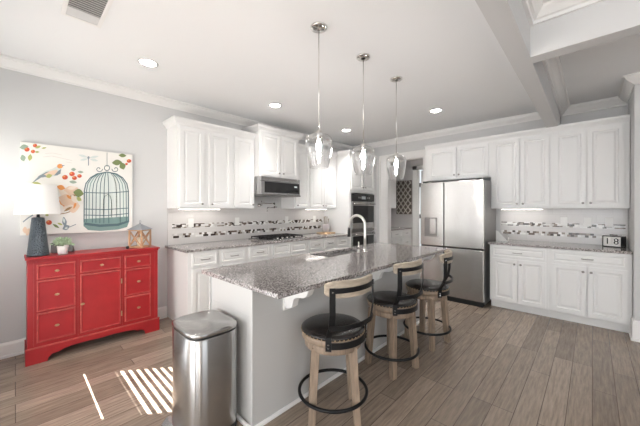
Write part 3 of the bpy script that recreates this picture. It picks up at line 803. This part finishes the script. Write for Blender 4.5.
MB().lathe([(.028, 0), (.03, .01), (.022, .05), (.012, .085), (.01, .088)], n=16).build('dark_vase', M['steel_dark'], None, loc=(-3.83, .385, TZ + .0005))
tag(bpy.data.objects['dark_vase'], 'small dark tapered vase standing right of the potted plant', 'vase')
o = MB().box(-.035, .035, -.03, .03, 0, .10).build('dark_box', M['steel_dark'], None, bevel=.006, loc=(-3.855, .27, TZ + .0005))
tag(o, 'small dark box between the table lamp and the potted plant', 'box')

ln = thing('lantern', 'wooden candle lantern with zinc pyramid roof at the right end of the sideboard', 'lantern', (-3.74, .975, TZ + .0005), math.radians(38))
hw = .072
MB().box(-hw - .006, hw + .006, -hw - .006, hw + .006, 0, .016).build('base', M['lwood'], ln)
g = MB()
for i in (-1, 1):
    for j in (-1, 1): g.box(i * hw - .007, i * hw + .007, j * hw - .007, j * hw + .007, .016, .19)
g.build('corner_posts', M['lwood'], ln)
MB().box(-hw - .007, hw + .007, -hw - .007, hw + .007, .186, .20).build('top_frame', M['lwood'], ln)
for k in range(4):
    g = MB(); a, b = (-hw + .004, .02), (hw - .004, .184)
    for (x0, z0, x1, z1) in ((a[0], a[1], b[0], b[1]), (a[0], b[1], b[0], a[1])):
        d = Vector((x1 - x0, z1 - z0)).normalized(); nx, nz = -d.y * .005, d.x * .005
        g.prism([(x0 + nx, z0 + nz), (x1 + nx, z1 + nz), (x1 - nx, z1 - nz), (x0 - nx, z0 - nz)], 'y', -hw - .005, -hw + .003)
    c = g.build('cross_brace', M['lwood'], ln); c.rotation_euler = (0, 0, k * PI / 2)
m = MB(); e = hw + .02
A = m.ring([(-e, -e, .20), (e, -e, .20), (e, e, .20), (-e, e, .20)]); B = m.ring([(-.012, -.012, .262), (.012, -.012, .262), (.012, .012, .262), (-.012, .012, .262)])
m.bridge(A, B); m.bm.faces.new(A); m.bm.faces.new(B)
m.lathe([(.008, .26), (.008, .275)], n=10)
m.build('roof', M['zinc'], ln)
MB().tube([(0, .014 * math.cos(t_ * PI / 8), .288 + .014 * math.sin(t_ * PI / 8)) for t_ in range(16)], .0022, 6, closed=True).build('ring_handle', M['zinc'], ln)
cn = MB().lathe([(.03, .016), (.03, .11), (.02, .113)], n=18).build('candle', M['candle'], ln)
MB().tube([(0, 0, .112), (0, .002, .125)], .0015, 5).build('wick', M['dark'], cn)
o = MB().lathe([(.004, 0), (.014, .005), (.018, .016), (.013, .028), (.004, .031)], n=14).build('dark_ball', M['blackplastic'], None, loc=(-3.66, .835, TZ + .0005))
tag(o, 'tiny black ball ornament just left of the wooden lantern', 'ornament')

# ------------------------------------------------------------------ painting, flat marks on a stretched canvas
PX = XL + .042
ptg = thing('canvas_painting', 'canvas picture of a teal birdcage, bird and red berries above the sideboard', 'painting', (XL + .002, 0, 0))
MB().box(0, .038, .03, .94, 1.125, 2.01).build('canvas', M['canvas'], ptg, bevel=.003)
def cm(name, c): return mat(name, c, .75)
C_ = dict(teal=cm('teal_paint', (.20, .31, .29)), teald=cm('dark_teal_paint', (.09, .15, .17)), tealp=cm('pale_teal_paint', (.66, .71, .68)), leafd=cm('olive_paint', (.20, .25, .10)),
          leafl=cm('light_olive_paint', (.45, .47, .17)), redb=cm('berry_paint', (.62, .10, .05)), orange=cm('orange_paint', (.80, .33, .10)), peach=cm('peach_paint', (.80, .60, .45)),
          greyb=cm('slate_paint', (.25, .30, .33)), pinkb=cm('faded_script_paint', (.66, .60, .56)), sage=cm('sage_paint', (.33, .42, .33)), petal=cm('pale_petal_paint', (.86, .74, .63)), brown=cm('umber_paint', (.36, .22, .10)))
FX = .038 - .0  # face of the canvas
def wp(u, v):
    """point of the canvas face seen in the photo at (u, v) -> world y, z"""
    a, b = (u - 320) / 288, (209.5 - v) / 288
    dx, dy = a * math.cos(YAW) - math.sin(YAW), a * math.sin(YAW) + math.cos(YAW)
    t_ = (XL + .04) / dx
    return dy * t_, CAM_H + b * t_
class Art:
    def __init__(s): s.m = MB(); s.l = 0
    def lay(s): s.l += 1; return FX + .0004 + .00012 * (s.l % 12)
    def poly(s, pts, mi=0):
        x = s.lay(); vs = s.m.ring([(x, *wp(*p)) for p in pts]); s.m.bm.faces.new(vs).material_index = mi; return s
    def ell(s, u, v, a, b, ang=0, mi=0, n=14):
        c_, s_ = math.cos(math.radians(ang)), math.sin(math.radians(ang))
        return s.poly([(u + a * math.cos(t_) * c_ - b * math.sin(t_) * s_, v + a * math.cos(t_) * s_ + b * math.sin(t_) * c_) for t_ in [2 * PI * k / n for k in range(n)]], mi)
    def leaf(s, u, v, a, b, ang, mi=0):
        c_, s_ = math.cos(math.radians(ang)), math.sin(math.radians(ang)); pts = []
        for t_ in [k / 6 for k in range(7)]: pts.append((-a + 2 * a * t_, b * math.sin(PI * t_)))
        for t_ in [k / 6 for k in range(5, 0, -1)]: pts.append((-a + 2 * a * t_, -b * math.sin(PI * t_)))
        return s.poly([(u + p * c_ - q * s_, v + p * s_ + q * c_) for p, q in pts], mi)
    def line(s, pts, w=.35, mi=0):
        x = s.lay(); L_ = []; R_ = []
        for i, p in enumerate(pts):
            a = pts[max(0, i - 1)]; b = pts[min(len(pts) - 1, i + 1)]
            d = Vector((b[0] - a[0], b[1] - a[1])); d.normalize()
            L_.append((p[0] - d.y * w, p[1] + d.x * w)); R_.append((p[0] + d.y * w, p[1] - d.x * w))
        A = s.m.ring([(x, *wp(*p)) for p in L_]); B = s.m.ring([(x, *wp(*p)) for p in R_])
        for i in range(len(A) - 1): s.m.bm.faces.new((A[i], A[i + 1], B[i + 1], B[i])).material_index = mi
        return s
    def done(s, name, mats): return s.m.build(name, mats, ptg)
# birdcage: dome x 84..129, apex (107,170), sides to 223
a = Art()
def dome(k):   # bar k in -1..1
    top = (107 + k * 2.0, 171.5 + abs(k) * 1)
    side = 106.3 + k * 22
    sk2 = .12 * (side - 84) * -.1
    pts = [top]
    for t_ in (.25, .5, .75, 1):
        a_ = t_ * PI / 2
        pts.append((top[0] + (side - top[0]) * math.sin(a_), top[1] + (190.5 - top[1]) * (1 - math.cos(a_))))
    pts.append((side + (.3 if k > 0 else -.3), 222 + (1.5 - abs(k) * 1.5)))
    return pts
o_ = dome(-1); p_ = dome(1)
a.poly(o_ + p_[::-1][:-1], 2)
a.poly([(83.5, 219), (128.5, 216.5), (129, 222), (127, 227), (118, 229.5), (100, 231), (88, 230), (83.5, 226)], 0)
a.poly([(84.5, 222.5), (100, 224.5), (118, 223.5), (128, 220.5), (128, 222.5), (118, 226), (100, 227), (84.5, 225)], 1)
for k in (-1, -.9, -.77, -.62, -.46, -.28, -.1, .1, .28, .46, .62, .77, .9, 1): a.line(dome(k), .55 if abs(k) == 1 else .4, 1 if round(k * 100) % 2 == 0 else 0)
for v0, v1 in ((192.5, 191.5), (209, 208), (215, 213.5)): a.line([(84, v0), (106, v0 + .6), (129, v1)], .38, 1)
a.line([(107, 152.5), (107, 167)], .22, 1)
for cx, sg in ((99, 1), (115.5, -1)):
    a.line([(cx + sg * (3.8 - t_ * .35) * math.cos(t_ * .75), 169 + (3.4 - t_ * .33) * math.sin(t_ * .75)) for t_ in range(10)], .35, 1)
a.line([(107 + 2.6 * math.cos(t_ * PI / 7), 168 + 2.6 * math.sin(t_ * PI / 7)) for t_ in range(15)], .4, 1)
a.line([(103.5, 222), (103.5, 200), (105, 196), (107.5, 194.5), (110, 196), (111.5, 200), (111.5, 222)], .45, 0)
a.ell(107.5, 201, 2, 4, 0, 2).done('painted_birdcage', [C_['teal'], C_['teald'], C_['tealp']])
# bird
a = Art()
a.poly([(31, 184), (39, 175.5), (45, 171), (53, 168.5), (58, 165.5), (61, 166), (61.5, 170), (59, 174), (55, 176), (47, 177.5), (41, 177)], 1)
a.poly([(38, 176.5), (46, 172), (55, 170.5), (56, 173), (50, 176), (42, 177.5)], 0).poly([(31, 184), (40, 175), (42, 177)], 0)
a.poly([(44, 174.5), (50, 171), (57, 169.5), (58, 172), (54, 175), (47, 176)], 5).ell(60, 166.2, 2.9, 2.3, 0, 2).poly([(62, 165), (65, 165.2), (62, 166.6)], 3).leaf(49, 176, 3.4, 2, -15, 4)
a.poly([(58, 171), (61, 169), (60.5, 173.5), (57, 175.5), (54, 175.5)], 3).ell(60.8, 165.8, .4, .4, 0, 3)
a.leaf(37, 183.5, 5, 1.5, 12, 4).done('painted_bird', [C_['greyb'], C_['tealp'], C_['orange'], C_['greyb'], C_['leafl'], C_['peach']])
# berries
for u, v, r_ in ((35, 145.5, 2.2), (27, 149.5, 2.7), (33, 151.5, 2.2), (65, 177.3, 2.9), (72, 174, 2.8), (74.5, 178, 2.5), (79.5, 176, 2.3), (129, 161, 2.3), (126.5, 164, 1.4), (49, 222.5, 3)):
    Art().ell(u, v, r_, r_ * .8, 0, 0).ell(u - r_ * .3, v - r_ * .3, r_ * .35, r_ * .3, 0, 1).done('painted_berry', [C_['redb'], C_['orange']])
for q_, (u, v, p, q, an, mi) in enumerate(((24, 147, 4.6, 2.6, -10, 2), (23, 158, 3.6, 2.8, 75, 2), (30, 157.5, 3.5, 2.2, 100, 1), (38, 147, 3.2, 1.3, -20, 1), (37, 152, 2.5, 1, 0, 1), (44, 148, 2.6, .8, -10, 1),
                           (73.5, 169.5, 2.6, 1.6, 0, 2), (80.5, 172, 3, 1.3, 5, 2), (73, 182, 4, 1.6, 5, 2), (117, 162.5, 5.2, 2.9, -5, 0), (122.5, 155.5, 4, 1.9, 5, 0), (122.5, 166, 3.8, 3.2, 70, 0),
                           (78.5, 193, 5.4, 4.2, 10, 0), (72, 197, 5, 2, -30, 4), (79, 199, 3, 2, 30, 1), (56, 226, 4, 1.2, 30, 0), (47, 215, 2, 1.2, 0, 1), (60, 224, 3, 1, 20, 1), (28, 232, 2.6, 4, 20, 3))):
    a = Art(); a.l = q_ % 8; a.leaf(u, v, p, q, an, mi).done('painted_leaf', [C_['leafd'], C_['leafl'], C_['sage'], C_['peach'], C_['brown']])
for q_, (u, v, p, q, an, mi) in enumerate(((70, 191, 9, 5, -20, 0), (64, 194, 7, 3, 35, 4), (74, 199, 5, 2.6, 60, 4), (68, 207, 6, 2.6, -15, 4), (72, 188, 5, 1.8, -10, 4), (62, 201, 3, 4, 10, 1), (69, 197, 3.4, 1.4, 40, 1), (75, 205, 1.3, 4, 20, 1), (66, 200, 8, 6, 20, 0), (73, 206, 7, 7, 0, 0), (61, 187.5, 4.5, 2.6, 15, 1), (65, 204, 4, 3, 0, 1), (66, 203, 2, 1.4, 0, 2), (68, 209, 5, 1.2, -30, 3), (25, 230, 2.6, 3.4, 0, 0))):
    a = Art(); a.l = (q_ * 5) % 11; a.leaf(u, v, p, q, an, mi).done('painted_petal', [C_['peach'], C_['orange'], C_['redb'], C_['brown'], C_['petal']])
Art().line([(60, 214), (66, 213), (72, 211), (77, 206)], .4, 0).done('painted_outline', C_['brown'])
a = Art()
a.line([(88.5, 156.5), (88.5, 165.5)], .5).ell(88.5, 157.6, 1.3, 1.3).leaf(83, 156, 5, 1.2, 15, 1).leaf(84, 159.5, 4.2, 1.1, -10, 1).leaf(94, 157, 5, 1.2, -10, 1).leaf(94, 160, 4.3, 1.2, 12, 1)
a.done('painted_dragonfly', [C_['greyb'], C_['tealp']])
a = Art()
a.leaf(64.5, 222, 2.4, 5.2, -10, 0).leaf(66, 227.5, 4, 2.6, -25, 0).leaf(64, 220.5, 1.2, 2.6, -10, 1).leaf(66.5, 228, 2, 1.2, -20, 1).line([(67, 228), (72, 226), (76, 224.3)], .35, 0)
a.done('painted_butterfly', [C_['greyb'], C_['tealp']])
Art().line([(23, 222), (28, 218), (33, 215)], .6, 0).done('painted_twig', C_['greyb'])
a = Art()
a.line([(43, 157), (52, 156), (63, 158.5), (72, 160.5)], .18).line([(45, 153.5), (53, 153), (62, 155)], .15).line([(66, 162), (72, 163)], .15)
a.done('painted_script', [C_['pinkb']])

# ------------------------------------------------------------------ island pendants
def make_pendant(y, label):
    r = thing('pendant_light', label, 'pendant light', (-1.525, y, ZC), 0, 'pendants over the island')
    MB().lathe([(.064, -.0), (.064, -.008), (.058, -.014), (.02, -.018)], n=28).build('canopy', M['chrome'], r)
    MB().tube([(0, 0, -.02), (0, 0, -.80)], .0034, 8).build('rod', M['chrome'], r)
    MB().lathe([(.008, -.79), (.022, -.80), (.024, -.83), (.018, -.86), (.014, -.862)], n=16).build('socket', M['chrome'], r)
    prof = [(.022, -.818), (.05, -.822), (.082, -.835), (.10, -.86), (.105, -.895), (.102, -.94), (.094, -.99), (.083, -1.035), (.073, -1.075)]
    m = MB().lathe(prof, n=40, cap=False)
    rim = prof[-1]
    m.lathe([(rim[0] + .0005, rim[1]), (rim[0] + .001, rim[1] - .003), (rim[0] - .003, rim[1] - .003), (rim[0] - .003, rim[1])], n=40, cap=False)
    m.build('glass_shade', M['glass'], r)
    b_ = MB().lathe([(.009, -.862), (.010, -.875), (.017, -.895), (.019, -.915), (.016, -.94), (.010, -.96), (.004, -.97)], n=18).build('light_bulb', M['bulb'], r)
    return r
make_pendant(1.60, 'clear glass pendant nearest the camera, leftmost over the island')
make_pendant(2.19, 'clear glass pendant in the middle of the island row')
make_pendant(2.80, 'clear glass pendant nearest the doorway, rightmost over the island')

# ------------------------------------------------------------------ recessed lights and vent
for (x, y, lab) in ((-2.80, 6.1, 'unseen round ceiling light added to brighten the pantry beyond the doorway'),  # first entry is an unseen lamp added to brighten the pantry
                    (-3.08, .87, 'round recessed ceiling light above the sideboard end, nearest the vent'), (-3.10, 2.40, 'round recessed ceiling light in front of the microwave'),
                    (-3.16, 4.02, 'round recessed ceiling light in front of the oven tower'), (-1.61, 4.09, 'round recessed ceiling light in front of the refrigerator')):
    r = thing('recessed_light', lab, 'ceiling light', (x, y, ZC), 0, 'recessed ceiling lights')
    MB().lathe([(.088, 0), (.088, -.004), (.070, -.006), (.066, -.002), (.066, 0)], n=28).build('trim_ring', M['trim'], r)
    sp_ = bpy.data.lights.new('downlight', 'SPOT'); sp_.energy = 78 if y > 3.9 else 42; sp_.spot_size = math.radians(92); sp_.spot_blend = .8; sp_.shadow_soft_size = .06; sp_.color = (1, .98, .95)
    so = bpy.data.objects.new('downlight', sp_); COL.objects.link(so); so.parent = r; so.location = (0, 0, -.02)
    MB().lathe([(.066, -.0005), (.064, -.003), (.02, -.004)], n=24).build('lens', M['can'], r)
v_ = thing('ceiling_vent', 'rectangular white ceiling air vent at the upper left', 'vent', (-2.50, .335, ZC))
MB().box(-.25, .25, -.115, -.09, -.008, 0).box(-.25, .25, .09, .115, -.008, 0).box(-.25, -.225, -.09, .09, -.008, 0).box(.225, .25, -.09, .09, -.008, 0).build('frame', M['trim'], v_)
MB().box(-.225, .225, -.09, .09, -.003, 0).build('duct_shade', M['grille'], v_)  # flat grey plate paints the shade of the duct behind the louvers
MB().box(-.225, -.11, -.09, .09, -.006, -.003).build('damper_plate', M['wall'], v_)
for k in range(12):
    x = -.10 + k * .0272
    MB().prism([(x, -.004), (x + .010, -.011), (x + .012, -.010), (x + .002, -.003)], 'y', -.088, .088).build('louver', M['trim'], v_)

# ------------------------------------------------------------------ outlets
def outlet(loc, rz, lab, sw=False):
    r = thing('wall_outlet', lab, 'outlet', loc, rz, 'white outlet plates')
    p = MB().box(-.037, .037, -.006, 0, -.058, .058).build('plate', M['plate'], r, bevel=.002)
    if sw: MB().box(-.015, .015, -.010, -.006, -.03, .03).build('rocker', M['plate'], p)
    else:
        for zz in (-.024, .024):
            q_ = MB().lathe([(.015, 0), (.015, .002)], n=14).build('socket', M['plate'], p); q_.matrix_local = Matrix.Translation((0, -.006, zz)) @ Matrix.Rotation(PI / 2, 4, 'X')
OX = XL + .016
for y, lab in ((1.625, 'white outlet plate on the backsplash nearest the sideboard'), (2.32, 'white outlet plate on the backsplash left of the pot filler'),
               (3.30, 'white outlet plate on the backsplash right of the cooktop'), (4.0, 'white outlet plate on the backsplash beside the utensil crock')):
    outlet((OX, y, 1.19), RL, lab)
for x, lab, sw in ((-.285, 'white outlet plate leftmost on the fridge-side backsplash', False), (-.045, 'white switch plate in the middle of the fridge-side backsplash', True), (.155, 'white switch plate above the block clock', True)):
    outlet((x, YB - .016, 1.205), 0, lab, sw)

# ------------------------------------------------------------------ counter things
cb_ = thing('cutting_board', 'small wooden board lying on the counter beside the oven tower', 'cutting board', (-3.72, 4.10, .9145))
MB().box(-.11, .11, -.15, .15, 0, .018).build('board', M['board'], cb_, bevel=.004)
uc = thing('utensil_crock', 'lavender stoneware crock of cooking utensils on the wooden board', 'crock', (-3.75, 4.13, .9330))
MB().lathe([(.05, 0), (.06, .01), (.072, .07), (.068, .14), (.062, .16), (.055, .155), (.058, .02), (.02, .015)], n=24).build('crock', M['crock'], uc)
for k, (dx, dy, hh_) in enumerate(((.02, -.04, .31), (-.02, -.02, .29), (0, .03, .30), (.02, .05, .26))):
    o = MB().tube([(dx * .4, dy * .4, .02), (dx, dy, hh_ - .05), (dx * 1.1, dy * 1.1, hh_)], [.005, .006, .014], 8).build('utensil', M['uten'])
    o.parent = None; o.location = (-3.75, 4.13, .9330)
    tag(o, ('cooking utensil leaning toward the room in the crock', 'cooking utensil at the back of the crock', 'upright cooking utensil in the centre of the crock', 'short cooking utensil nearest the oven tower')[k], 'utensil', 'utensils in the crock')

cl = thing('block_calendar', 'black perpetual block calendar with two white cubes reading 18', 'calendar', (.09, 5.02, .9145), math.radians(-26))
MB().box(0, .18, 0, .10, 0, .008).box(0, .18, .09, .10, .008, .125).box(0, .007, 0, .09, .008, .125).box(.173, .18, 0, .09, .008, .125).box(0, .18, 0, .10, .125, .133).build('frame', M['black'], cl)
for k, ch in enumerate('18'):
    q_ = MB().box(.0085 + k * .082, .0885 + k * .082, .002, .085, .009, .122).build('number_cube', M['paper'], cl, bevel=.002)
    cu = bpy.data.curves.new('numeral', 'FONT'); cu.body = ch; cu.size = .105; cu.extrude = .0008; cu.align_x = 'CENTER'; cu.align_y = 'CENTER'
    to = bpy.data.objects.new('numeral', cu); COL.objects.link(to)
    dg = bpy.context.evaluated_depsgraph_get(); me = bpy.data.meshes.new_from_object(to.evaluated_get(dg)); bpy.data.objects.remove(to)
    me.materials.clear(); me.materials.append(M['black'])
    n_ = bpy.data.objects.new('numeral', me); COL.objects.link(n_); n_.parent = q_
    n_.location = (.0485 + k * .082, .0012, .066); n_.rotation_euler = (PI / 2, 0, 0)

pb = thing('folded_card', 'white folded card standing on the counter beside the refrigerator', 'card', (-.93, 4.83, .9145), math.radians(-8))
MB().prism([(-.10, 0), (.03, 0), (-.10, .15)], 'y', -.001, .001).prism([(-.10, .15), (.03, 0), (.055, 0), (-.07, .14)], 'y', .0, .002).build('card_face', M['paper'], pb)
MB().tube([(0, .01, .0), (.05, .02, .0), (.065, .02, .05), (.05, .02, .10), (.01, .015, .12)], .006, 6).build('card_stand', M['chrome'], pb)

# ------------------------------------------------------------------ pantry
cabinet('pantry_wall_cabinet', 'grey-white wall cabinet seen through the doorway', (-3.60, 5.40, 0), RL, 1.2, .337, 1.40, 2.45,
        [('door', .03, .59, 1.42, 2.42, (.56, 1.46)), ('door', .61, 1.17, 1.42, 2.42, (.64, 1.46))])
r = cabinet('pantry_base_cabinet', 'white drawer cabinet seen through the doorway', (-3.35, 5.40, 0), RL, 1.49, .587, 0, .883,
        [('drawer', .03, .48, .72, .86, 'pull'), ('drawer', .51, .96, .72, .86, 'pull'), ('drawer', 1.0, 1.46, .72, .86, 'pull'), ('drawer', .03, .48, .45, .69, 'pull'), ('drawer', .51, .96, .45, .69, 'pull'), ('drawer', 1.0, 1.46, .45, .69, 'pull')], toe=True)
tag(MB().box(XL + .013, -3.32, 5.38, 6.895, .884, .914).build('countertop', M['granite'], bevel=.004), 'dark granite counter in the pantry beyond the doorway', 'countertop')
lt = thing('lattice_wall_panel', 'dark wall panel with ivory trellis lattice pattern beyond the doorway', 'wall decor', (-3.74, 6.897, 1.25))
MB().box(0, .42, -.02, 0, 0, .86).build('backing', M['lattice_bg'], lt)
g = MB()
def clip_line(c, s):  # diagonal x*s - z = c
    pts = []
    for x_ in (.01, .41):
        z_ = x_ * s + c
        if .01 <= z_ <= .85: pts.append((x_, z_))
    for z_ in (.01, .85):
        x_ = (z_ - c) / s
        if .01 < x_ < .41: pts.append((x_, z_))
    return pts[:2] if len(pts) >= 2 else None
for s in (1.35, -1.35):
    c = -.6
    while c < 1.6:
        p_ = clip_line(c, s)
        if p_:
            d = Vector((p_[1][0] - p_[0][0], p_[1][1] - p_[0][1]))
            if d.length > .02:
                d.normalize(); nx, nz = -d.y * .010, d.x * .010
                (x0, z0), (x1, z1) = p_
                g.prism([(x0 + nx, z0 + nz), (x1 + nx, z1 + nz), (x1 - nx, z1 - nz), (x0 - nx, z0 - nz)], 'y', -.028, -.02)
        c += .175
g.build('trellis', M['lattice'], lt)
o = MB().box(-.008, .008, -.10, .10, 0, .30).build('cutting_board', M['board'], None, bevel=.004, loc=(-3.90, 5.95, .9145))
tag(o, 'upright wooden board leaning on the pantry counter beyond the doorway', 'cutting board')
